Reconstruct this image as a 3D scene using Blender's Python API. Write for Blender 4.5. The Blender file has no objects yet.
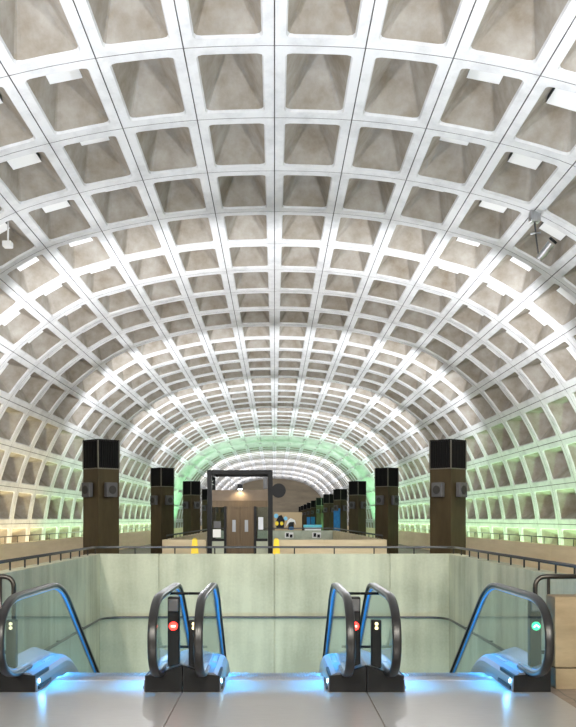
import bpy, bmesh, math, random
from mathutils import Vector, Matrix
random.seed(7)
R = math.radians
S = bpy.context.scene
COL = S.collection

# ------------------------------------------------------------------ materials
def new_mat(name):
    m = bpy.data.materials.new(name); m.use_nodes = True
    nt = m.node_tree
    return m, nt, nt.nodes['Principled BSDF']

def plain(name, col, rough=.5, metal=0., emit=None, estr=0., spec=.5):
    m, nt, b = new_mat(name)
    b.inputs['Base Color'].default_value = (*col, 1)
    b.inputs['Roughness'].default_value = rough
    b.inputs['Metallic'].default_value = metal
    b.inputs['Specular IOR Level'].default_value = spec
    if emit:
        b.inputs['Emission Color'].default_value = (*emit, 1)
        b.inputs['Emission Strength'].default_value = estr
    return m

def noisy(name, c1, c2, scale=(1, 1, 1), nscale=2., rough=.8, metal=0., detail=6., lo=.35, hi=.65, bump=0., spec=.3):
    m, nt, b = new_mat(name)
    N, L = nt.nodes, nt.links
    tc = N.new('ShaderNodeTexCoord'); mp = N.new('ShaderNodeMapping')
    mp.inputs['Scale'].default_value = scale
    no = N.new('ShaderNodeTexNoise'); no.inputs['Scale'].default_value = nscale; no.inputs['Detail'].default_value = detail
    no.inputs['Roughness'].default_value = .65
    cr = N.new('ShaderNodeValToRGB')
    cr.color_ramp.elements[0].position = lo; cr.color_ramp.elements[0].color = (*c1, 1)
    cr.color_ramp.elements[1].position = hi; cr.color_ramp.elements[1].color = (*c2, 1)
    L.new(tc.outputs['Object'], mp.inputs['Vector']); L.new(mp.outputs['Vector'], no.inputs['Vector'])
    L.new(no.outputs['Fac'], cr.inputs['Fac']); L.new(cr.outputs['Color'], b.inputs['Base Color'])
    b.inputs['Roughness'].default_value = rough; b.inputs['Metallic'].default_value = metal
    b.inputs['Specular IOR Level'].default_value = spec
    if bump:
        bp = N.new('ShaderNodeBump'); bp.inputs['Strength'].default_value = bump; bp.inputs['Distance'].default_value = .02
        L.new(no.outputs['Fac'], bp.inputs['Height']); L.new(bp.outputs['Normal'], b.inputs['Normal'])
    return m

def glass(name, tint, fac=.12, rough=.02):
    m, nt, b = new_mat(name)
    N, L = nt.nodes, nt.links
    N.remove(b)
    out = N['Material Output']
    t = N.new('ShaderNodeBsdfTransparent'); t.inputs['Color'].default_value = (*tint, 1)
    g = N.new('ShaderNodeBsdfGlossy'); g.inputs['Roughness'].default_value = rough
    lw = N.new('ShaderNodeLayerWeight'); lw.inputs['Blend'].default_value = .5
    pw = N.new('ShaderNodeMath'); pw.operation = 'POWER'; pw.inputs[1].default_value = 5.
    ma = N.new('ShaderNodeMath'); ma.operation = 'MULTIPLY_ADD'; ma.inputs[1].default_value = .5; ma.inputs[2].default_value = fac * .3
    L.new(lw.outputs['Facing'], pw.inputs[0]); L.new(pw.outputs[0], ma.inputs[0])
    mx = N.new('ShaderNodeMixShader')
    L.new(ma.outputs[0], mx.inputs['Fac']); L.new(t.outputs[0], mx.inputs[1]); L.new(g.outputs[0], mx.inputs[2])
    L.new(mx.outputs[0], out.inputs['Surface'])
    return m

M = {}
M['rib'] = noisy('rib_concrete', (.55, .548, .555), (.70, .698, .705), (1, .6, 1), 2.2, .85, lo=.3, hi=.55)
M['recess'] = noisy('shaded_recess_concrete', (.23, .190, .142), (.42, .39, .35), (1, .7, 1), 1.6, .9, lo=.3, hi=.7)  # slightly darker concrete, with the coffers' brown shade put into the colour
M['joint'] = plain('joint_sealant', (.13, .12, .115), .9)
M['panel'] = plain('acoustic_panel', (.86, .86, .85), .8)
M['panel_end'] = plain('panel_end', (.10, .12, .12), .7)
M['plainvault'] = noisy('smooth_concrete', (.44, .45, .42), (.6, .61, .58), (1, .2, 1), 1.5, .85)
M['end'] = noisy('end_wall_concrete', (.22, .18, .13), (.31, .255, .18), (.3, 1, 1), 1., .9)
M['parapet'] = noisy('beige_concrete', (.58, .48, .31), (.70, .60, .42), (.5, .5, 3), 1.5, .85)
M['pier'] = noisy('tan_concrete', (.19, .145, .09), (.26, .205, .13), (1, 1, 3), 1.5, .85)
M['sidewall'] = noisy('brightened_beige_concrete', (.80, .66, .43), (.90, .76, .52), (.5, .3, 3), 1.2, .85)  # beige concrete paled in place of missing lamplight on the side walls
M['bronze'] = noisy('bronze_cladding', (.050, .038, .021), (.072, .055, .031), (1, 1, .3), 3., .36, .4)
M['black'] = plain('black_metal', (.004, .004, .0045), .5, 0., spec=.2)
M['louvre'] = plain('black_louvre', (.005, .005, .0055), .55, 0., spec=.2)
M['steeltrim'] = plain('bronze_edge_trim', (.20, .19, .17), .35, .8)
M['grey'] = plain('grey_speaker', (.065, .065, .07), .5)
M['grille'] = plain('dark_grille', (.018, .017, .016), .6)
M['rubber'] = plain('black_rubber', (.010, .010, .011), .34)
M['steel'] = noisy('brushed_steel', (.42, .43, .45), (.58, .59, .61), (60, 1.5, 1), 2., .30, 1.)
M['plate'] = noisy('landing_steel', (.33, .33, .335), (.46, .455, .46), (2, 26, 1), 2.5, .34, .55, lo=.2, hi=.8, bump=.05)
M['deck'] = plain('deck_steel', (.13, .145, .17), .30, .5)
M['step'] = plain('step_aluminium', (.30, .30, .31), .4, .8)
M['rail'] = plain('rail_steel', (.10, .10, .105), .3, .8)
M['railpost'] = plain('rail_post', (.02, .02, .02), .5, .3)
M['brownrail'] = plain('bronze_rail', (.05, .045, .04), .3, .7)
M['glass'] = glass('balustrade_glass', (.85, .94, .96), .10)
M['glass2'] = glass('lift_glass', (.72, .78, .78), .25)
M['yellow'] = plain('yellow_plastic', (1., .72, .0), .45)
M['doorbrown'] = noisy('lift_door', (.060, .038, .018), (.082, .054, .026), (8, 1, .5), 2., .4, .3)
M['fascia'] = noisy('lift_fascia', (.12, .085, .055), (.16, .115, .075), (1, 1, 1), 2., .5)
M['windowgrey'] = plain('door_light', (.25, .27, .30), .2)
M['greenconc'] = noisy('pale_green_concrete', (.34, .37, .29), (.46, .49, .39), (1, 1, 1), 2., .8)
M['red'] = plain('red_signal', (.6, .02, .02), .4, emit=(1., .03, .02), estr=5.)
M['redcore'] = plain('red_signal_bar', (.9, .6, .5), .4, emit=(1., .55, .40), estr=6.)
M['green'] = plain('green_signal', (.02, .4, .15), .4, emit=(.02, .75, .30), estr=2.5)
M['greencore'] = plain('green_arrow', (.6, .9, .7), .4, emit=(.75, 1., .85), estr=5.)
M['amber'] = plain('amber_lamp', (.7, .6, .35), .4, emit=(1., .82, .45), estr=1.6)
M['blueled'] = plain('blue_white_lamp', (.7, .85, 1.), .3, emit=(.30, .70, 1.), estr=14.)
M['led'] = plain('blue_led_strip', (.1, .4, .9), .4, emit=(.02, .26, .60), estr=.36)
M['whitelamp'] = plain('white_lamp', (.9, .95, 1.), .3, emit=(.75, .92, 1.), estr=14.)
M['uplamp'] = plain('uplight_lens', (.9, .9, .9), .3, emit=(1., .97, .92), estr=3.)
M['blueboard'] = noisy('blue_poster', (.02, .14, .34), (.03, .22, .48), (1, 1, 1), 4., .5)
M['turquoise'] = plain('turquoise_top', (.10, .50, .62), .5)
M['white'] = plain('white_paint', (.75, .75, .74), .5)
M['palepanel'] = noisy('pale_panel', (.52, .55, .60), (.62, .64, .68), (1, 1, 1), 2., .6)
M['bluepaint'] = plain('sky_blue_paint', (.20, .55, .8), .5)
M['tan'] = plain('tan_board', (.46, .34, .20), .7)

# concrete of the escalator well: board marks running down, cool grey green
def well_mat():
    m, nt, b = new_mat('well_concrete')
    N, L = nt.nodes, nt.links
    tc = N.new('ShaderNodeTexCoord')
    def noise(scale, ns, det=5):
        mp = N.new('ShaderNodeMapping'); mp.inputs['Scale'].default_value = scale
        n = N.new('ShaderNodeTexNoise'); n.inputs['Scale'].default_value = ns; n.inputs['Detail'].default_value = det
        L.new(tc.outputs['Object'], mp.inputs['Vector']); L.new(mp.outputs['Vector'], n.inputs['Vector'])
        return n
    a = noise((1.4, 1.4, .12), 2.2); c = noise((1, 1, 1), 1.1, 8); d = noise((1, 1, 1), 22, 3)
    m1 = N.new('ShaderNodeMath'); m1.operation = 'MULTIPLY_ADD'; m1.inputs[1].default_value = .5
    L.new(a.outputs['Fac'], m1.inputs[0])
    m2 = N.new('ShaderNodeMath'); m2.operation = 'MULTIPLY'; m2.inputs[1].default_value = .4
    L.new(c.outputs['Fac'], m2.inputs[0]); L.new(m2.outputs[0], m1.inputs[2])
    m3 = N.new('ShaderNodeMath'); m3.operation = 'MULTIPLY_ADD'; m3.inputs[1].default_value = .12
    L.new(d.outputs['Fac'], m3.inputs[0]); L.new(m1.outputs[0], m3.inputs[2])
    cr = N.new('ShaderNodeValToRGB')
    cr.color_ramp.elements[0].position = .40; cr.color_ramp.elements[0].color = (.35, .345, .245, 1)
    cr.color_ramp.elements[1].position = .62; cr.color_ramp.elements[1].color = (.55, .545, .40, 1)
    L.new(m3.outputs[0], cr.inputs['Fac']); L.new(cr.outputs['Color'], b.inputs['Base Color'])
    b.inputs['Roughness'].default_value = .75
    return m
M['well'] = well_mat()

def floor_mat():
    m, nt, b = new_mat('brown_paver_tiles')
    N, L = nt.nodes, nt.links
    tc = N.new('ShaderNodeTexCoord')
    v = N.new('ShaderNodeTexVoronoi'); v.feature = 'DISTANCE_TO_EDGE'; v.inputs['Scale'].default_value = 4.5
    v.inputs['Randomness'].default_value = .15
    cr = N.new('ShaderNodeValToRGB')
    cr.color_ramp.elements[0].position = .02; cr.color_ramp.elements[0].color = (.07, .06, .05, 1)
    cr.color_ramp.elements[1].position = .05; cr.color_ramp.elements[1].color = (.20, .155, .125, 1)
    L.new(tc.outputs['Object'], v.inputs['Vector']); L.new(v.outputs['Distance'], cr.inputs['Fac'])
    L.new(cr.outputs['Color'], b.inputs['Base Color'])
    b.inputs['Roughness'].default_value = .45
    return m
M['floor'] = floor_mat()

# ------------------------------------------------------------------ helpers
def tag(o, label=None, cat=None, group=None, kind=None):
    if label: o['label'] = label
    if cat: o['category'] = cat
    if group: o['group'] = group
    if kind: o['kind'] = kind
    return o

def empty(name, loc=(0, 0, 0), rz=0.):
    o = bpy.data.objects.new(name, None); COL.objects.link(o)
    o.location = loc; o.rotation_euler = (0, 0, rz); o.empty_display_size = .2
    return o

def build(name, bm, mats, parent=None, smooth=False, normals=True):
    if normals: bmesh.ops.recalc_face_normals(bm, faces=bm.faces[:])
    me = bpy.data.meshes.new(name); bm.to_mesh(me); bm.free()
    if not isinstance(mats, (list, tuple)): mats = [mats]
    for m in mats: me.materials.append(m)
    if smooth:
        for p in me.polygons: p.use_smooth = True
    o = bpy.data.objects.new(name, me); COL.objects.link(o)
    if parent: o.parent = parent
    return o

def box(bm, x0, x1, y0, y1, z0, z1, mi=0, mat=None, bevel=0.):
    r = bmesh.ops.create_cube(bm, size=1.)
    vs = r['verts']
    for v in vs:
        v.co = Vector(((x0 + x1) / 2 + v.co.x * (x1 - x0), (y0 + y1) / 2 + v.co.y * (y1 - y0), (z0 + z1) / 2 + v.co.z * (z1 - z0)))
        if mat: v.co = mat @ v.co
    fs = {f for v in vs for f in v.link_faces}
    for f in fs: f.material_index = mi
    if bevel:
        es = list({e for v in vs for e in v.link_edges})
        bmesh.ops.bevel(bm, geom=es, offset=bevel, segments=2, affect='EDGES', profile=.5)
    return bm

def B(*a, **k): return box(bmesh.new(), *a, **k)

def cyl(bm, p, axis, r, h, seg=20, mi=0, r2=None):
    q = Vector(axis).to_track_quat('Z', 'Y').to_matrix().to_4x4()
    mt = Matrix.Translation(Vector(p)) @ q
    res = bmesh.ops.create_cone(bm, cap_ends=True, segments=seg, radius1=r, radius2=r if r2 is None else r2, depth=h, matrix=mt)
    for f in {f for v in res['verts'] for f in v.link_faces}: f.material_index = mi
    return bm

def tube(bm, pts, r, seg=10, mi=0):
    pts = [Vector(p) for p in pts]; rings = []
    up0 = Vector((0, 0, 1))
    for i, p in enumerate(pts):
        a = pts[max(i - 1, 0)]; c = pts[min(i + 1, len(pts) - 1)]
        t = (c - a).normalized()
        s = t.cross(up0)
        if s.length < 1e-3: s = t.cross(Vector((0, 1, 0)))
        s.normalize(); u = s.cross(t)
        rings.append([bm.verts.new(p + r * (math.cos(k * 2 * math.pi / seg) * s + math.sin(k * 2 * math.pi / seg) * u)) for k in range(seg)])
    for A, C in zip(rings, rings[1:]):
        for k in range(seg):
            f = bm.faces.new((A[k], A[(k + 1) % seg], C[(k + 1) % seg], C[k])); f.material_index = mi; f.smooth = True
    for rg in (rings[0], rings[-1]):
        f = bm.faces.new(rg); f.material_index = mi
    return bm

def round_path(pts, rad, n=6):
    pts = [Vector(p) for p in pts]; out = [pts[0]]
    for a, b, c in zip(pts, pts[1:], pts[2:]):
        d1 = (a - b).normalized(); d2 = (c - b).normalized()
        p1 = b + d1 * rad; p2 = b + d2 * rad
        for k in range(n + 1):
            t = k / n
            out.append((1 - t) ** 2 * p1 + 2 * t * (1 - t) * b + t * t * p2)
    out.append(pts[-1])
    return out

def copy_tree(o, parent=None):
    c = o.copy(); COL.objects.link(c)
    if parent: c.parent = parent
    for ch in list(o.children): copy_tree(ch, c)
    return c

# ------------------------------------------------------------------ the coffered vault
EYE = 1.69; HC = 6.75; STEP = 2.65; Y0 = 14.73
PROF = [(0, 1.003), (.193, .997), (.379, .976), (.563, .939), (.745, .884), (.905, .792), (1.052, .672),
        (1.17, .522), (1.262, .347), (1.325, .162), (1.36, -.025), (1.375, -.21)]
def node(j):
    s = -1 if j < 0 else 1
    x, z = PROF[abs(j)]
    return Vector((s * x * HC, EYE + z * HC))
def profile(u):
    j = max(-11, min(10, math.floor(u))); t = u - j
    P = lambda k: node(max(-11, min(11, k)))
    a, b, c, d = P(j - 1), P(j), P(j + 1), P(j + 2)
    if j == -11: a = 2 * b - c
    if j == 10: d = 2 * c - b
    p = .5 * ((2 * b) + (-a + c) * t + (2 * a - 5 * b + 4 * c - d) * t * t + (-a + 3 * b - 3 * c + d) * t ** 3)
    q = .5 * ((-a + c) + 2 * (2 * a - 5 * b + 4 * c - d) * t + 3 * (-a + 3 * b - 3 * c + d) * t * t)
    q.normalize()
    return p, Vector((-q.y, q.x)) if q.x * 1 > -1e9 else None
def vpt(u, y, depth, off_u=0.):
    p, n = profile(u)
    # outward normal: away from the axis at (0, 0)
    if n.dot(p - Vector((0, 0))) < 0: n = -n
    t = Vector((n.y, -n.x))
    p = p + n * depth + t * off_u
    return Vector((p.x, y, p.y))

MU, MV, DEP = .122, .092, .78
def coffer(bm, j, ya, yb):
    L = yb - ya
    cu, cv = .075, .036                       # rounded corners of the opening
    def loop(mu, mv, ru, rv):
        lo, hi, lv, hv = mu, 1 - mu, mv, 1 - mv
        k = .3
        return [(lo, lv + rv), (lo + ru * k, lv + rv * k), (lo + ru, lv), (.5, lv), (hi - ru, lv), (hi - ru * k, lv + rv * k), (hi, lv + rv),
                (hi, hv - rv), (hi - ru * k, hv - rv * k), (hi - ru, hv), (.5, hv), (lo + ru, hv), (lo + ru * k, hv - rv * k), (lo, hv - rv)]
    def outer(mu, mv):
        lo, hi, lv, hv = mu, 1 - mu, mv, 1 - mv
        a = MU + cu; c = MV + cv
        return [(lo, c), (lo, lv), (a, lv), (.5, lv), (1 - a, lv), (hi, lv), (hi, c), (hi, 1 - c), (hi, hv), (1 - a, hv), (.5, hv), (a, hv), (lo, hv), (lo, 1 - c)]
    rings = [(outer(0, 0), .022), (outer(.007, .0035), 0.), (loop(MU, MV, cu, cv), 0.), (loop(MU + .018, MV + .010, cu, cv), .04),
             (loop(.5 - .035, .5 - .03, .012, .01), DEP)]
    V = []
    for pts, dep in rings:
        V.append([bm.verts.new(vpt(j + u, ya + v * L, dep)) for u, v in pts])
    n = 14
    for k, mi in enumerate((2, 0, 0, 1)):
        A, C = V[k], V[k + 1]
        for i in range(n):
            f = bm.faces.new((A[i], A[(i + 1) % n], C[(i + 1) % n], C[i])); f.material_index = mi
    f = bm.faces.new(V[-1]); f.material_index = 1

def acoustic(bm, j, ya, yb):
    L = yb - ya
    hu, hv = .20, .14
    c = .38
    P = {}
    for a, u in enumerate((.5 - hu, .5 + hu)):
        for b_, v in enumerate((c - hv, c + hv)):
            for d, dep in enumerate((.56, .62) if j in (-2, 1) else ((.38, .48) if j in (-3, 2) else (.27, .39))):
                P[a, b_, d] = bm.verts.new(vpt(j + u, ya + v * L, dep))
    q = lambda *k, mi=0: setattr(bm.faces.new([P[i] for i in k]), 'material_index', mi)
    q((0, 0, 0), (1, 0, 0), (1, 1, 0), (0, 1, 0)); q((0, 0, 1), (1, 0, 1), (1, 1, 1), (0, 1, 1))
    q((0, 1, 0), (1, 1, 0), (1, 1, 1), (0, 1, 1)); q((0, 0, 0), (1, 0, 0), (1, 0, 1), (0, 0, 1))
    q((0, 0, 0), (0, 1, 0), (0, 1, 1), (0, 0, 1), mi=1); q((1, 0, 0), (1, 1, 0), (1, 1, 1), (1, 0, 1), mi=1)

RINGS = [(Y0 + STEP * i, Y0 + STEP * (i + 1)) for i in range(-7, 26)]
YP = RINGS[-1][1]                                  # end of the first vault
YB = YP + 12.4                                     # end of the smooth band
FAR = [(YB + STEP * i, YB + STEP * (i + 1)) for i in range(29)]
YE = FAR[-1][1]
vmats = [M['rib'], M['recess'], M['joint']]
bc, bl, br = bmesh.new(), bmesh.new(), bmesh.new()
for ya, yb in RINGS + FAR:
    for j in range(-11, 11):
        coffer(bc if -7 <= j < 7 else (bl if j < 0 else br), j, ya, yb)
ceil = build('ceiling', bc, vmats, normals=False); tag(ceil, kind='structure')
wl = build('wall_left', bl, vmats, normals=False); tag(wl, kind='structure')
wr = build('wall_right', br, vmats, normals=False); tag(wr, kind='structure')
cand = [(i, j) for i in range(-1, 7) for j in (-7, -6, -5, -4, -3, -2, 1, 2, 3, 4, 5, 6)]
for i, j in cand:
    b = bmesh.new(); acoustic(b, j, Y0 + STEP * i, Y0 + STEP * (i + 1))
    build('acoustic_panel', b, [M['panel'], M['panel_end']], ceil, normals=True)
b = bmesh.new()
for ya, yb in RINGS:
    i = round((ya - Y0) / STEP)
    for j in range(-7, 7):
        if (i, j) not in cand and not -2 <= j < 2: acoustic(b, j, ya, yb)
tag(build('acoustic_panel', b, [M['panel'], M['panel_end']], ceil), kind='stuff')

# smooth concrete band between the two vaults
b = bmesh.new()
rows = []
for u in range(-44, 45):
    g = (u % 4 == 0)
    rows.append([bm_v for bm_v in (b.verts.new(vpt(u / 4, y, .0)) for y in (YP, YP + 3, YP + 6, YP + 9, YB))])
for A, C in zip(rows, rows[1:]):
    for k in range(4): b.faces.new((A[k], A[k + 1], C[k + 1], C[k]))
for j in range(-10, 11):                           # shallow ribs along the band
    for y0, y1 in ((YP + 1.2, YP + 5.2), (YP + 7.2, YP + 11.2)):
        p = [vpt(j + du, y, dp) for y in (y0, y1) for du, dp in ((-.05, .0), (-.05, -.12), (.05, -.12), (.05, .0))]
        v = [b.verts.new(q) for q in p]
        for f in ((0, 1, 5, 4), (1, 2, 6, 5), (2, 3, 7, 6), (0, 1, 2, 3), (4, 5, 6, 7)): b.faces.new([v[i] for i in f])
tag(build('trim_1', b, M['plainvault'], normals=False), kind='structure')

# end wall beyond the far vault and the wall behind the viewer
def end_wall(name, y, m):
    b = bmesh.new()
    pts = [vpt(u / 3, y, .7) for u in range(-33, 34)]
    pts += [Vector((pts[-1].x, y, -1.)), Vector((pts[0].x, y, -1.))]
    b.faces.new([b.verts.new(p) for p in pts])
    return tag(build(name, b, m), kind='structure')
end_wall('wall_far', YE + .02, M['end'])
YN = RINGS[0][0]
end_wall('wall_near', YN - .02, M['parapet'])

# ------------------------------------------------------------------ floor, parapets, wells
WX, WY0, WY1 = 3.39, 10.42, 20.0                    # the escalator well
MX, MY0, MY1 = 3.40, 33.2, 60.0                     # the well behind the lift
PX = 8.4
b = bmesh.new()
def quad(x0, x1, y0, y1, z=0.):
    b.faces.new([b.verts.new(p) for p in ((x0, y0, z), (x1, y0, z), (x1, y1, z), (x0, y1, z))])
ys = [YN, WY0, WY1, MY0, MY1, YE]
quad(-PX, PX, ys[0], ys[1]); quad(-PX, -WX, ys[1], ys[2]); quad(WX, PX, ys[1], ys[2]); quad(-PX, PX, ys[2], ys[3])
quad(-PX, -MX, ys[3], ys[4]); quad(MX, PX, ys[3], ys[4]); quad(-PX, PX, ys[4], ys[5])
tag(build('floor', b, M['floor']), kind='structure')
b = bmesh.new(); quad(-WX, WX, 9., 60., -5.6)
tag(build('floor_lower', b, M['floor']), kind='structure')

TH = .22
def panel_wall(name, segs, m, zj=()):
    b = bmesh.new()
    for s in segs: box(b, *s, mi=0)
    return tag(build(name, b, m), kind='structure')
# well walls are cast in panels with an open vertical joint
G = .012
segs = []
for x0, x1 in ((-WX - TH, -2.24), (-2.24, 0), (0, 2.24), (2.24, WX + TH)):
    segs.append((x0 + (G if x0 > -3 else 0), x1 - (G if x1 < 3 else 0), WY1, WY1 + TH, -1.9, 1.01))
segs.append((-WX, WX, WY1 + .03, WY1 + TH - .02, -1.88, .99))
panel_wall('wall_well_back', segs, M['well'])
for s, nm in ((-1, 'wall_well_left'), (1, 'wall_well_right')):
    xs = sorted((s * WX, s * (WX + TH)))
    segs = []
    yy = [10.9, 12.4, 13.9, 15.4, 16.9, 18.4, 20.0]
    for a, c in zip(yy, yy[1:]): segs.append((xs[0], xs[1], a + G / 2, c - G / 2, -5.6, 1.01))
    segs.append((xs[0] + .03, xs[1] - .03, 10.95, 19.95, -5.55, .99))
    segs.append((xs[0], xs[1], 20.0, 33.0, -5.6, -.05))
    panel_wall(nm, segs, M['well'])
panel_wall('wall_well_front', [(-WX, WX, 9.8, 9.95, -5.6, -.06)], M['well'])
panel_wall('wall_lower_end', [(-WX, WX, 33.0, 33.15, -5.6, -.06)], M['well'])
# the middle well
panel_wall('wall_mid_front', [(-MX - TH, -2.2, MY0, MY0 + TH, -1.5, 1.02), (-.02, 1.6 - G, MY0, MY0 + TH, -1.5, 1.02), (1.6 + G, MX + TH, MY0, MY0 + TH, -1.5, 1.02),
                              (-.02, MX, MY0 + .03, MY0 + TH - .03, -1.45, 1.0)], M['parapet'])
panel_wall('wall_mid_back', [(-MX - TH, MX + TH, MY1, MY1 + TH, -3, 1.02)], M['greenconc'])
for s, nm in ((-1, 'wall_mid_left'), (1, 'wall_mid_right')):
    xs = sorted((s * MX, s * (MX + TH)))
    panel_wall(nm, [(xs[0], xs[1], MY0 + TH, MY1, -3, 1.02)], M['parapet'])
b = bmesh.new(); quad(-MX, MX, MY0, MY1, -3.)
tag(build('floor_mid', b, M['floor']), kind='structure')
# low side walls in front of the vault, panel by panel
for s, nm in ((-1, 'trim_2'), (1, 'trim_3')):
    xs = sorted((s * PX, s * (PX + .16)))
    segs = []
    y = YN
    while y < YE - 1:
        y2 = min(y + 4.4, YE)
        segs.append((xs[0], xs[1], y + G, y2 - G, 0, .91)); y = y2
    segs.append((xs[0] + .02, xs[1] - .02, YN, YE, -1., .90))
    o = panel_wall(nm, segs, M['sidewall'])
    b = bmesh.new()
    xo = s * 9.35
    b.faces.new([b.verts.new(p) for p in ((s * (PX + .1), YN, -1.), (xo, YN, -1.), (xo, YE, -1.), (s * (PX + .1), YE, -1.))])
    b.faces.new([b.verts.new(p) for p in ((s * 9.33, YN, -1.), (s * 9.33, YE, -1.), (s * 9.33, YE, .45), (s * 9.33, YN, .45))])
    tag(build('trim_%d' % (5 + s), b, M['parapet']), kind='structure')

# ------------------------------------------------------------------ railings
def railing(name, path, z, zb, spacing, label, rr=.024, pr=.013, mat='rail', group=None, cat='railing'):
    pts = [Vector((p[0], p[1], 0)) for p in path]
    o = empty(name, (pts[0].x, pts[0].y, zb)); tag(o, label, cat, group)
    inv = Matrix.Translation((-pts[0].x, -pts[0].y, -zb))
    pr_pts = round_path([(p.x, p.y, z) for p in pts], .35) if len(pts) > 2 else [(p.x, p.y, z) for p in pts]
    b = tube(bmesh.new(), [inv @ Vector(p) for p in pr_pts], rr); build('top_rail', b, M[mat], o)
    me = None
    first = True
    for a, c in zip(pts, pts[1:]):
        L = (c - a).length; n = max(1, round(L / spacing))
        for k in range(0 if first else 1, n + 1):
            p = a + (c - a) * (k / n)
            if me is None:
                b = cyl(bmesh.new(), (0, 0, (z - zb) / 2), (0, 0, 1), pr, z - zb, 8)
                q = build('post', b, M['railpost'], o); me = q.data
            else:
                q = bpy.data.objects.new('post', me); COL.objects.link(q); q.parent = o
            q.location = (p.x - pts[0].x, p.y - pts[0].y, 0)
        first = False
    return o
h = TH / 2
railing('guard_railing', [(-WX - h, 11.2), (-WX - h, WY1 + h), (WX + h, WY1 + h), (WX + h, 11.2)], 1.14, 1.01, .8,
        'dark steel railing on short posts along the three walls of the escalator well', rr=.022)
railing('parapet_railing', [(-PX - .08, 2.), (-PX - .08, 82.)], 1.13, .91, 1.6, 'thin dark railing on the low beige wall along the left vault wall', .016, .012)
railing('parapet_railing', [(PX + .08, 2.), (PX + .08, 82.)], 1.13, .91, 1.6, 'thin dark railing on the low beige wall along the green lit right vault wall', .016, .012)
railing('guard_railing', [(-MX - h, MY0 + .4), (-MX - h, MY1 + h), (MX + h, MY1 + h), (MX + h, MY0 + .4)], 1.15, 1.02, 1.6,
        'distant railing around the well behind the lift', rr=.03)
# handrail pipe fixed low on the well walls
wh = empty('wall_handrail', (0, 19.9, -.21)); tag(wh, 'slim dark pipe handrail fixed low around the inside of the escalator well walls', 'handrail')
pp = round_path([(-3.31, 11.2, -.21), (-3.31, 19.92, -.21), (3.31, 19.92, -.21), (3.31, 11.2, -.21)], .5)
build('pipe', tube(bmesh.new(), [Vector(p) - Vector((0, 19.9, -.21)) for p in pp], .022), M['rail'], wh)
for x, y in [(-3.35, 12), (-3.35, 14), (-3.35, 16), (-3.35, 18), (3.35, 12), (3.35, 14), (3.35, 16), (3.35, 18), (-2, 19.96), (0, 19.96), (2, 19.96)]:
    ax = (1, 0, 0) if abs(x) > 3.3 else (0, 1, 0)
    build('bracket', cyl(bmesh.new(), (x, y - 19.9, 0), ax, .012, .09, 8), M['railpost'], wh)

# ------------------------------------------------------------------ pillars
PH = 3.55
def make_pillar():
    o = empty('louvred_pillar')
    Q = Matrix.Rotation(R(45), 4, 'Z')
    a = .30
    bm = bmesh.new(); box(bm, -a, a, -a, a, 0, 2.86, mat=Q); build('shaft', bm, M['bronze'], o)
    bm = bmesh.new()
    box(bm, -a + .025, a - .025, -a + .025, a - .025, 2.88, PH - .04, mat=Q)
    n = 9
    for k in range(n):
        c = -a + .05 + (2 * a - .1) * k / (n - 1)
        for s in (-1, 1):
            box(bm, c - .012, c + .012, s * a - .012, s * a + .012, 2.88, PH - .04, mat=Q)
            box(bm, s * a - .012, s * a + .012, c - .012, c + .012, 2.88, PH - .04, mat=Q)
    build('louvre', bm, M['louvre'], o)
    bm = bmesh.new()
    for sx in (-1, 1):
        for sy in (-1, 1):
            box(bm, sx * a - .012, sx * a + .012, sy * a - .012, sy * a + .012, 2.86, PH - .02, mat=Q)
    box(bm, -a - .004, a + .004, -a - .004, a + .004, 2.855, 2.885, mat=Q)
    build('edge_trim', bm, M['steeltrim'], o)
    bm = bmesh.new(); box(bm, -a - .006, a + .006, -a - .006, a + .006, PH - .04, PH, mat=Q); build('cap', bm, M['black'], o)
    bm = cyl(bmesh.new(), (0, 0, PH + .001), (0, 0, 1), .18, .006, 20); build('uplight', bm, M['uplamp'], o)
    for s in (-1, 1):
        # faces looking towards the viewer: normals (+-1,-1)
        F = Matrix.Rotation(R(45) * s, 4, 'Z')
        bm = bmesh.new(); box(bm, -.15, .15, -a - .15, -a - .03, 2.20, 2.54, mat=F, bevel=.015)
        box(bm, -.05, .05, -a - .04, -a + .01, 2.32, 2.42, mat=F)
        sp = build('loudspeaker', bm, M['grey'], o)
        bm = bmesh.new(); c = F @ Vector((0, -a - .155, 2.37)); ax = F @ Vector((0, -1, 0))
        cyl(bm, c, ax, .10, .015, 24); build('grille', bm, M['grille'], sp)
    return o
pil = make_pillar()
PY = [24.3 + 13.26 * k for k in range(-1, 11)]
words = ['', 'nearest', 'second', 'third', 'fourth', 'fifth', 'sixth', 'seventh', 'eighth', 'ninth', 'tenth', 'eleventh']
pillars = {}
first = True
for s in (-1, 1):
    side = 'left' if s < 0 else 'right'
    for k, y in enumerate(PY):
        if s < 0 and k > 4 and k < 12 and k % 2 and k > 6: pass
        o = pil if first else copy_tree(pil)
        first = False
        o.location = (s * 4.09, y, 0)
        if k == 0: lab = 'bronze louvred pillar just outside the frame on the %s of the escalators' % side
        elif k == 1: lab = 'nearest tall bronze pillar with black louvred top, %s of the escalator well' % side
        else: lab = '%s bronze louvred pillar from the front in the %s row' % (words[k], side)
        tag(o, lab, 'pillar', 'louvred pillars in two rows')
        pillars[s, k] = o
# blue posters on a few of the right-hand pillars
for k, z1 in ((4, 2.35), (7, 1.9), (8, 1.9)):
    F = Matrix.Rotation(R(-45), 4, 'Z')
    bm = bmesh.new(); box(bm, -.26, .26, -.325, -.30, .5, z1, mat=F)
    build('poster', bm, M['blueboard'], pillars[1, k])

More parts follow.
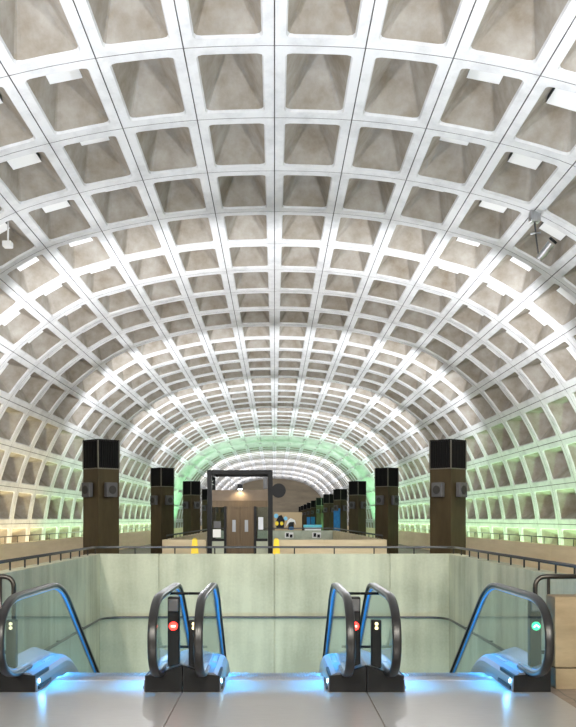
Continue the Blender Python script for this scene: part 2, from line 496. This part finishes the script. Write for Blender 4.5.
# ------------------------------------------------------------------ escalators
HZ, DZ = .95, .20
YS = 11.75                                          # where the incline begins
def inc(y, z0, ys=YS):                               # level, then a 30 degree slope with a soft knee
    t = y - ys
    w = .45
    if t < -w: return z0
    if t > w: return z0 - t * .577
    return z0 - .577 * (t + w) ** 2 / (4 * w)
YEND = 17.2
# handrail path in (y, z)
def hand_path(off=0.):
    yc, zc = 10.02, .58
    ay, az = .76 - off, .375 - off
    pts = [(10.35, zc - az)]
    n = 18
    for k in range(n + 1):
        a = R(-90) - math.pi * k / n
        ca, sa = math.cos(a), math.sin(a)
        e = 2 / 2.35
        pts.append((yc - abs(ca) ** e * ay, zc + (1 if sa > 0 else -1) * abs(sa) ** e * az))
    y = yc + .2
    while y <= YEND:
        pts.append((y, inc(y, zc + az, 11.9))); y += .12
    return pts
def sweep(bm, path, x, hw, ht, mi=0):
    """rounded strip of half width hw, half thickness ht along a (y,z) path at x"""
    prof = []
    for k in range(12):
        a = 2 * math.pi * k / 12
        e = .6
        ca, sa = math.cos(a), math.sin(a)
        prof.append((math.copysign(abs(ca) ** e * hw, ca), math.copysign(abs(sa) ** e * ht, sa)))
    rings = []
    for i, (y, z) in enumerate(path):
        a = path[max(0, i - 1)]; c = path[min(len(path) - 1, i + 1)]
        t = Vector((c[0] - a[0], c[1] - a[1])).normalized(); nn = Vector((-t.y, t.x))
        rings.append([bm.verts.new((x + px, y + nn.x * pz, z + nn.y * pz)) for px, pz in prof])
    for A, C in zip(rings, rings[1:]):
        for k in range(12):
            f = bm.faces.new((A[k], A[(k + 1) % 12], C[(k + 1) % 12], C[k])); f.smooth = True; f.material_index = mi
    bm.faces.new(rings[0]); bm.faces.new(rings[-1])
    return bm
def glass_sheet(x):
    bm = bmesh.new()
    hp = hand_path(.03)
    n = 18
    nose = hp[1:n + 2]
    top = nose[n // 2:] + hp[n + 2:]
    bot = nose[:n // 2 + 1][::-1]
    def ztop(y):
        for a, c in zip(top, top[1:]):
            if a[0] <= y <= c[0]: return a[1] + (c[1] - a[1]) * (y - a[0]) / max(1e-6, c[0] - a[0])
        return top[0][1] if y < top[0][0] else top[-1][1]
    def zbot(y):
        if y > bot[-1][0]: return inc(y, DZ)
        for a, c in zip(bot, bot[1:]):
            if a[0] <= y <= c[0]: return a[1] + (c[1] - a[1]) * (y - a[0]) / max(1e-6, c[0] - a[0])
        return bot[0][1]
    Y = sorted({p[0] for p in bot} | {10.1 + .12 * k for k in range(59)})
    t = .006
    cols = [[bm.verts.new((x + sx * t, y, z)) for sx in (-1, 1) for z in (zbot(y), ztop(y))] for y in Y]
    for A, C in zip(cols, cols[1:]):
        bm.faces.new((A[0], C[0], C[1], A[1])); bm.faces.new((A[2], C[2], C[3], A[3]))
        bm.faces.new((A[1], C[1], C[3], A[3])); bm.faces.new((A[0], C[0], C[2], A[2]))
    return bm
YSAM = [10.0 + .15 * k for k in range(48)]
def lofts(bm, sec, smooth=True, cap=True):
    """sec(y) -> list of (x, z)"""
    rings = [[bm.verts.new((x, y, z)) for x, z in sec(y)] for y in YSAM]
    n = len(rings[0])
    for A, C in zip(rings, rings[1:]):
        for k in range(n - 1):
            bm.faces.new((A[k], A[k + 1], C[k + 1], C[k]))
    if cap:
        bm.faces.new(rings[0]); bm.faces.new(rings[-1])
    return bm
HW, SK, OUT = .686, .52, .894
def make_escalator(label, cx, sig, short_lab):
    o = empty('escalator', (cx, 10., 0)); tag(o, label, 'escalator', 'escalators side by side')
    off = Matrix.Translation((0, -10., 0))
    def P(name, bm, m, parent=o, smooth=False):
        bmesh.ops.transform(bm, matrix=off, verts=bm.verts[:])
        return build(name, bm, m, parent, smooth)
    P('landing_plate', B(-OUT + .006, OUT - .006, 7.4, 10.0, -.04, .012), M['plate'])
    P('landing_plate', B(-SK, SK, 10.0, 10.72, -.04, .012), M['plate'])
    bm = bmesh.new(); box(bm, -SK, SK, 10.72, 10.95, -.04, .014)
    for k in range(34): box(bm, -SK + .02 + k * .0305, -SK + .032 + k * .0305, 10.95, 11.02, -.02, .01)
    P('comb_plate', bm, M['steel'])
    # steps
    sd = .405
    for k in range(16):
        y0 = 10.98 + sd * k
        z = inc(y0 + sd / 2, 0., 11.5) if k > 0 else -.006
        bm = bmesh.new()
        box(bm, -SK + .01, SK - .01, y0, y0 + sd - .006, z - .26, z - .01)
        for q in range(34): box(bm, -SK + .022 + q * .0302, -SK + .038 + q * .0302, y0, y0 + sd - .006, z - .01, z)
        P('step', bm, M['step'])
    for s in (-1, 1):
        P('handrail', sweep(bmesh.new(), hand_path(), s * HW, .042, .026), M['rubber'])
        P('led_strip', sweep(bmesh.new(), hand_path(.046)[2:], s * HW, .013, .004), M['led'])
        P('handrail_guide', sweep(bmesh.new(), hand_path(.032), s * HW, .022, .012), M['steel'])
        P('glass_panel', glass_sheet(s * HW), M['glass'])
        # inner deck with rounded edge down to the skirt
        def sec(y, s=s):
            z = inc(y, DZ)
            fr = min(1., (y - 10.) / .45)
            return [(s * (HW + .012), z), (s * (HW - .03), z), (s * (SK + .075), z - .004), (s * (SK + .03), z - .03), (s * (SK + .006), z - .075), (s * SK, z - .13), (s * SK, inc(y, 0., 11.75) - .25)]
        bm = lofts(bmesh.new(), sec, cap=False)
        # closing cheek at the front
        pts = sec(10.0) + [(s * (HW + .012), -.02)]
        bm.faces.new([bm.verts.new((x, 10.0, max(z, -.02))) for x, z in pts])
        dk = P('deck', bm, M['deck'], smooth=False)
        P('access_cover', B(*sorted((s * (SK + .085), s * (HW - .035))), 10.75, 11.2, DZ - .002, DZ + .006), M['steel'], dk)
        def sec2(y, s=s):
            z = inc(y, DZ)
            return [(s * (HW - .012), z + .002), (s * (HW + .02), z + .012), (s * OUT, z + .075), (s * OUT, z - .9)]
        bm = lofts(bmesh.new(), sec2, cap=False)
        P('outer_deck', bm, M['steel'])
        # black base under the newel
        bm = bmesh.new()
        prof = [(SK + .012, 0), (SK + .012, DZ - .03), (HW - .02, DZ - .015), (OUT - .004, DZ + .07), (OUT - .004, 0)]
        A = [bm.verts.new((s * x, 9.985, z)) for x, z in prof]; C = [bm.verts.new((s * x, 10.6, z)) for x, z in prof]
        bm.faces.new(A); bm.faces.new(C)
        for k in range(5): bm.faces.new((A[k], A[(k + 1) % 5], C[(k + 1) % 5], C[k]))
        P('newel_base', bm, M['black'])
        # lamp on the skirt
        bm = bmesh.new(); cyl(bm, (s * (SK + .004), 10.10, .105), (-s * 1, -.22, .1), .022, .012, 16); P('skirt_lamp', bm, M['blueled'])
        bm = bmesh.new(); box(bm, *sorted((s * (SK - .012), s * (SK + .004))), 10.05, 10.6, .03, .06); P('skirt_brush', bm, M['black'])
    # signal posts on the outer decks: a short lamp post on the left, a tall signal post on the right
    x = -(HW + .105)
    bm = bmesh.new(); box(bm, x - .05, x + .05, 10.07, 10.16, DZ + .03, .70, bevel=.012)
    sp = P('lamp_post', bm, M['black'])
    for z in (.665, .625):
        bm = bmesh.new(); cyl(bm, (x, 10.066, z), (0, -1, 0), .017, .014, 14); P('amber_lamp', bm, M['amber'], sp)
    x = HW + .105
    bm = bmesh.new(); box(bm, x - .058, x + .058, 10.16, 10.27, DZ + .03, .92, bevel=.012)
    tp = P('signal_post', bm, M['black'])
    bm = bmesh.new(); box(bm, x - .05, x + .05, 10.13, 10.17, .78, .90, bevel=.01); P('key_box', bm, M['grey'], tp)
    bm = bmesh.new(); cyl(bm, (x, 10.152, .635), (0, -1, 0), .042, .02, 24)
    sl = P('signal_light', bm, M[sig], tp)
    bm = bmesh.new()
    if sig == 'red': box(bm, x - .02, x + .02, 10.132, 10.140, .627, .643)
    else:
        for sgn in (-1, 1):
            a = Matrix.Translation((x, 10.136, .647)) @ Matrix.Rotation(sgn * R(40), 4, 'Y')
            box(bm, *(sorted((0, sgn * .034))), -.004, .004, -.006, .006, mat=a)
    P('signal_symbol', bm, M['redcore' if sig == 'red' else 'greencore'], tp)
    escs.append(o)
    return o
escs = []
make_escalator('left escalator, its entrance at the left edge, signal post showing a red light', -1.788, 'red', '')
make_escalator('middle escalator between the two pairs of balustrades, red light on its right post', 0., 'red', '')
make_escalator('right escalator whose right post shows a green arrow light', 1.788, 'green', '')

# two-bar barriers closing the gaps, each half carried by its own escalator
for e, sides in zip(escs, ((1,), (-1, 1), (-1,))):
    for s in sides:
        bm = bmesh.new()
        for z in (.915, .36): tube(bm, [(s * .699, .72, z), (s * .893, .72, z)], .014, 8)
        build('gap_barrier', bm, M['black'], e)

# guard rails outside the escalators, concrete pier on the right
for s in (-1, 1):
    o = empty('end_rail', (s * 2.72, 10.75, 0)); tag(o, 'dark rounded tube guard rail beside the %s escalator' % ('left' if s < 0 else 'right'), 'guard rail', 'rounded guard rails')
    p = round_path([(0, 0, -.02), (0, 0, 1.09), (s * .72, 0, 1.09)], .12)
    build('tube', tube(bmesh.new(), p, .026, 12), M['brownrail'], o, True)
    build('lower_bar', tube(bmesh.new(), [(0, 0, .30), (s * .72, 0, .30)], .02, 10), M['brownrail'], o, True)
    build('upright', tube(bmesh.new(), [(s * .14, 0, .30), (s * .14, 0, 1.08)], .018, 8), M['brownrail'], o, True)
o = empty('concrete_pier', (3.25, 10.35, 0)); tag(o, 'beige concrete block pier at right edge of the floor, beside the right escalator', 'pier')
build('block', B(-.47, .45, -.14, .20, .215, .92, bevel=.012), M['pier'], o)
build('plinth', B(-.46, .44, -.13, .19, 0., .205, bevel=.006), M['pier'], o)

# ------------------------------------------------------------------ lift
LY = 33.0
o = empty('lift_enclosure', (-1.11, LY, 0)); tag(o, 'dark framed glass lift with brown double doors standing between the yellow signs', 'lift')
def LP(name, m, *a, parent=o, **k):
    bm = bmesh.new(); x0, x1, y0, y1, z0, z1 = a
    box(bm, x0 + 1.11, x1 + 1.11, y0, y1, z0, z1, **k)
    return build(name, bm, m, parent)
XL, XR, ZT, DP = -2.16, -.06, 3.26, 2.2
for x0, x1 in ((XL, XL + .15), (XR - .15, XR)):
    for y0 in (0, DP - .15):
        LP('corner_post', M['black'], x0, x1, y0, y0 + .15, 0, ZT)
for y0 in (0, DP - .16): LP('top_beam', M['black'], XL + .16, XR - .16, y0, y0 + .16, ZT - .13, ZT)
for x0 in (XL, XR - .16): LP('side_beam', M['black'], x0, x0 + .16, .16, DP - .16, ZT - .18, ZT)
LP('fascia', M['fascia'], XL + .16, XR - .16, .02, .14, 2.28, 2.62)
LP('door_header', M['doorbrown'], XL + .16, XR - .16, .03, .14, 2.07, 2.28)
for x0, x1 in ((-1.62, -1.54), (-.66, -.58)): LP('door_jamb', M['black'], x0, x1, .0, .14, 0, 2.10)
for x0, x1, wx in ((-1.54, -1.103, -1.30), (-1.097, -.66, -.90)):
    d = LP('door', M['doorbrown'], x0, x1, .05, .10, .01, 2.07)
    LP('door_window', M['windowgrey'], wx - .055, wx + .055, .035, .05, 1.28, 1.66, parent=d)
for x0, x1 in ((XL + .16, -1.62), (-.58, XR - .16)):
    LP('side_glass', M['glass2'], x0, x1, .05, .062, 1.02, 2.07)
    LP('plinth', M['greenconc'], x0, x1, .0, .16, 0, .98)
    LP('sill', M['black'], x0, x1, -.02, .14, .98, 1.06)
for x0 in (XL + .06, XR - .08): LP('side_pane', M['glass2'], x0, x0 + .012, .16, DP - .16, .3, ZT - .18)
LP('call_panel', M['grey'], -1.95, -1.72, .02, .06, 1.40, 1.62)
LP('notice', M['white'], -1.98, -1.72, .03, .045, 1.10, 1.36)
LP('notice', M['palepanel'], -.52, -.36, .03, .045, 1.35, 1.75)
LP('camera_housing', M['grey'], -.36, -.22, -.10, .10, 2.66, 3.02)
lf = LP('door_lamp', M['black'], -1.18, -1.02, -.16, .02, 2.66, 2.80)
LP('lamp_lens', M['whitelamp'], -1.16, -1.04, -.15, -.03, 2.63, 2.66, parent=lf)
LP('back_panel', M['doorbrown'], -1.62, -.58, DP - .12, DP - .08, 0, 2.4)
d = cyl(bmesh.new(), (.13 + 1.11, -.02, 2.60), (0, -1, 0), .23, .06, 28)
box(d, .9, 1.24, -.02, .02, 2.58, 2.62)
build('round_mirror', d, M['black'], o)

# yellow warning cones
def make_sign():
    o = empty('wet_floor_sign')
    bm = bmesh.new()
    for s in (-1, 1):
        pts = [(-.17, s * .16, 0), (.17, s * .16, 0), (.075, s * .02, 1.05), (-.075, s * .02, 1.05)]
        A = [bm.verts.new(p) for p in pts]; C = [bm.verts.new((p[0], p[1] - s * .02, p[2])) for p in pts]
        bm.faces.new(A); bm.faces.new(C)
        for k in range(4): bm.faces.new((A[k], A[(k + 1) % 4], C[(k + 1) % 4], C[k]))
    build('panels', bm, M['yellow'], o)
    bm = tube(bmesh.new(), [(-.05, 0, 1.04), (-.04, 0, 1.08), (.04, 0, 1.08), (.05, 0, 1.04)], .012, 8); build('carry_handle', bm, M['yellow'], o)
    return o
s1 = make_sign(); s1.location = (-2.50, 32.3, 0); tag(s1, 'yellow warning sign standing left of the lift', 'warning sign', 'yellow floor signs')
s2 = copy_tree(s1); s2.location = (.06, 32.3, 0); s2['label'] = 'yellow warning sign standing right of the lift'

# pale panel on the left low wall
o = build('wall_panel', B(-.02, .02, -2.9, 2.9, .0, .72, bevel=.008), M['palepanel']); o.location = (-8.37, 50.2, .22)
tag(o, 'pale grey rectangular panel fixed to the low left wall between the two nearest pillars', 'panel')

# display board and counter far beyond the middle well
o = empty('display_board', (.82, 62.5, 0)); tag(o, 'far tan display board with dark, blue, yellow and white figures beside the lift', 'display board')
build('board', B(-.85, .85, 0, .12, .5, 2.1), M['tan'], o)
build('frame_leg', B(-.8, -.7, 0, .12, 0, .5), M['black'], o); build('frame_leg', B(.7, .8, 0, .12, 0, .5), M['black'], o)
def blob(name, m, pts, yo=-.02):
    bm = bmesh.new(); A = [bm.verts.new((x, yo, z)) for x, z in pts]; C = [bm.verts.new((x, 0., z)) for x, z in pts]; n = len(pts)
    bm.faces.new(A); bm.faces.new(C)
    for k in range(n): bm.faces.new((A[k], A[(k + 1) % n], C[(k + 1) % n], C[k]))
    build(name, bm, m, o)
def disc(name, m, x, z, r, sz=1., yo=-.02): blob(name, m, [(x + r * math.cos(k * math.pi / 6), z + sz * r * math.sin(k * math.pi / 6)) for k in range(12)], yo)
blob('dark_shape', M['black'], [(-.7, 1.1), (-.25, 1.1), (-.2, 1.6), (-.4, 1.95), (-.6, 1.85), (-.75, 1.5)])
disc('blue_spot', M['bluepaint'], -.72, 1.88, .14); disc('yellow_spot', M['yellow'], -.68, 1.42, .11, 1.2, -.03); disc('yellow_spot', M['yellow'], -.38, 1.42, .10, 1.2, -.03)
blob('dark_shape', M['black'], [(.0, 1.05), (.35, 1.05), (.36, 1.5), (.2, 1.6), (.02, 1.45)])
blob('white_shape', M['white'], [(-.15, 1.2), (-.02, 1.6), (.16, 1.75), (.42, 1.62), (.5, 1.3), (.36, 1.52), (.1, 1.5)], -.03)
disc('blue_spot', M['bluepaint'], -.15, 1.72, .12); disc('blue_patch', M['blueboard'], .2, 1.12, .17, .6, -.03)
o = empty('counter', (2.35, 62.0, 0)); tag(o, 'low far counter with a turquoise top right of the display board', 'counter')
build('body', B(-.55, .45, 0, .5, 0, 1.18), M['white'], o); build('counter_top', B(-.6, .5, -.05, .55, 1.18, 1.34), M['turquoise'], o)
for x, lab in ((.85, 'left small dark and white plaque on the far wall of the well behind the lift'), (2.45, 'right small dark and white plaque on the far wall of the well behind the lift')):
    o = empty('plaque', (x, 59.989, .75)); tag(o, lab, 'plaque', 'small plaques')
    build('plate', B(-.25, .25, -.01, .01, -.16, .16), M['white'], o)
    build('mark', B(-.18, -.02, -.016, -.01, -.1, .12), M['black'], o); build('mark', B(.04, .2, -.016, -.01, -.14, .04), M['black'], o)

# spotlight fitting hanging from the vault on the right
p = vpt(4, Y0 + 2 * STEP, 0)
o = empty('hanging_spotlight', p); tag(o, 'chrome spotlight fitting hanging on a thin pole from the vault, upper right', 'spotlight')
build('mount', B(-.07, .13, -.1, .1, -.20, .02, bevel=.02), M['steel'], o)
build('pole', tube(bmesh.new(), [(.02, 0, -.1), (.06, 0, -.5), (.10, 0, -.80), (.16, 0, -.90)], .016, 8), M['rail'], o)
build('cross_bar', tube(bmesh.new(), [(-.05, 0, -.42), (.15, 0, -.40)], .02, 8), M['steel'], o)
for a, z in ((.26, -.72), (.17, -.84)):
    bm = bmesh.new(); cyl(bm, (a, -.05, z), (.6, -.3, .7), .06, .22, 16, r2=.085); hd = build('lamp_head', bm, M['steel'], o)
bm = bmesh.new(); cyl(bm, (.36, -.10, -.58), (.6, -.3, .7), .088, .05, 16); build('lamp_hood', bm, M['black'], o)
# small camera on the left of the vault
p = vpt(-4.35, Y0 + 2.35 * STEP, 0)
o = empty('ceiling_camera', p); tag(o, 'small white camera fitting hanging in a coffer at the left edge', 'camera')
build('mount', tube(bmesh.new(), [(0, 0, .62), (.0, 0, -.16)], .02, 8), M['white'], o)
build('housing', B(-.09, .09, -.14, .08, -.26, -.14, bevel=.02), M['white'], o)

# ------------------------------------------------------------------ lights
def light(kind, name, loc, energy, col, **k):
    l = bpy.data.lights.new(name, kind); l.energy = energy; l.color = col
    for a, v in k.items():
        if a != 'aim': setattr(l, a, v)
    ob = bpy.data.objects.new(name, l); COL.objects.link(ob); ob.location = loc
    if 'aim' in k:
        if kind == 'AREA' and abs(Vector(k['aim']).normalized().y) < .5:
            zz = -Vector(k['aim']).normalized(); yy = Vector((0, 1, 0)); xx = yy.cross(zz).normalized(); yy = zz.cross(xx)
            ob.rotation_euler = Matrix((xx, yy, zz)).transposed().to_euler()
        else:
            ob.rotation_euler = Vector(k['aim']).to_track_quat('-Z', 'Y').to_euler()
    return ob
for k, y in enumerate([24.3 + 13.26 * q for q in range(-2, 11)]):
    for s in (-1, 1):
        e = 1300 if y < 84 else (500 if y < 95 else 1700)
        light('SPOT', 'pillar_uplight', (s * 4.0, y + .3, PH + .12), e, (.925, .955, 1.), spot_size=R(148), spot_blend=.5, shadow_soft_size=.16, aim=(-s * .12, .98, 1.))
        light('SPOT', 'pillar_uplight', (s * 4.0, y - .3, PH + .12), 900 if y < 84 else 700, (.94, .96, 1.), spot_size=R(95), spot_blend=.8, shadow_soft_size=.16, aim=(-s * .12, -1., .62))
# fluorescent coves behind the low side walls
for s in (-1, 1):
    y = -3.
    while y < YP:
        if s > 0: c, e = (.55, 1., .55), 165
        else: c, e = ((1., .90, .55), 150) if y < 40 else ((.60, 1., .58), 160)
        light('AREA', 'cove_tube', (s * 8.75, y + 4.3, -.75), e, c, shape='RECTANGLE', size=.25, size_y=8.4, aim=(s * .05, 0.001, 1), spread=R(95))
        y += 8.66
    for q in range(3):
        light('AREA', 'band_tube', (s * 8.0, YP + 2.2 + 4. * q, 1.0), 190, (.32, 1., .44), shape='RECTANGLE', size=.4, size_y=3.8, aim=(-s * .45, 0.001, 1))
# escalator lights
for cx in (-1.788, 0, 1.788):
    for s in (-1, 1):
        light('SPOT', 'skirt_spot', (cx + s * (SK - .02), 10.14, .13), 15, (.02, .56, 1.), spot_size=R(70), spot_blend=.6, shadow_soft_size=.02, aim=(-s * .9, .12, -.20))
        if cx * s > 0: light('POINT', 'skirt_glow', (cx + s * (SK - .05), 10.03, .105), 1.3, (.12, .5, 1.), shadow_soft_size=.02)
        light('AREA', 'skirt_strip', (cx + s * (SK - .02), 12.2, .0), 14, (.08, .5, 1.), shape='RECTANGLE', size=.05, size_y=2.6, aim=(-s, 0.0, .4))
        light('AREA', 'handrail_strip', (cx + s * (HW - .05), 11.05, HZ - .08), 48, (.01, .40, 1.), shape='RECTANGLE', size=.03, size_y=1.8, aim=(-s * .06, 0.0, -1), spread=R(70))
light('AREA', 'escalator_glow', (0, 16.5, -2.2), 100, (.25, .7, 1.), shape='RECTANGLE', size=6., size_y=1.5, aim=(0, .6, .5))
# beam of the hanging spotlight
light('SPOT', 'vault_spot', (4.85, 20.2, 6.75), 1500, (1., .93, .80), spot_size=R(120), spot_blend=.8, shadow_soft_size=.08, aim=(-.35, .75, -1.))
light('SPOT', 'vault_spot', (-5.03, 12., 6.9), 1000, (1., .93, .80), spot_size=R(110), spot_blend=.8, shadow_soft_size=.08, aim=(.45, .75, -1.))  # added spot out of view, without a fitting, to brighten the mezzanine
# lift lamp
light('SPOT', 'lift_lamp', (-1.10, LY - .12, 2.62), 40, (1., .85, .6), spot_size=R(150), spot_blend=.6, shadow_soft_size=.05, aim=(0, .15, -1))
# unseen fill lamps added over the viewer to brighten the scene
for x in (-4.5, 0, 4.5):
    light('AREA', 'fill_lamp', (x, 1., 5.2), 260, (1., .94, .82), shape='RECTANGLE', size=1.2, size_y=3., aim=(0, 1., -.75), spread=R(100))

w = bpy.data.worlds.new('world'); S.world = w; w.use_nodes = True
w.node_tree.nodes['Background'].inputs[0].default_value = (.02, .02, .02, 1)

# ------------------------------------------------------------------ camera
F = 1030.
cam = bpy.data.cameras.new('camera'); co = bpy.data.objects.new('camera', cam); COL.objects.link(co)
co.location = (0, 0, EYE); co.rotation_euler = (R(90), 0, 0)
cam.sensor_fit = 'AUTO'; cam.sensor_width = 36.; cam.lens = 36. * F / 727.
cam.shift_x = 13.5 / 727.; cam.shift_y = 155.5 / 727.
cam.clip_end = 400.
S.camera = co
S.view_settings.view_transform = 'Standard'; S.view_settings.look = 'None'
S.view_settings.exposure = 0.; S.view_settings.gamma = 1.; S.view_settings.use_curve_mapping = False
S.cycles.use_denoising = True
S.cycles.max_bounces = 8; S.cycles.diffuse_bounces = 5; S.cycles.transparent_max_bounces = 24
S.cycles.sample_clamp_indirect = 8.
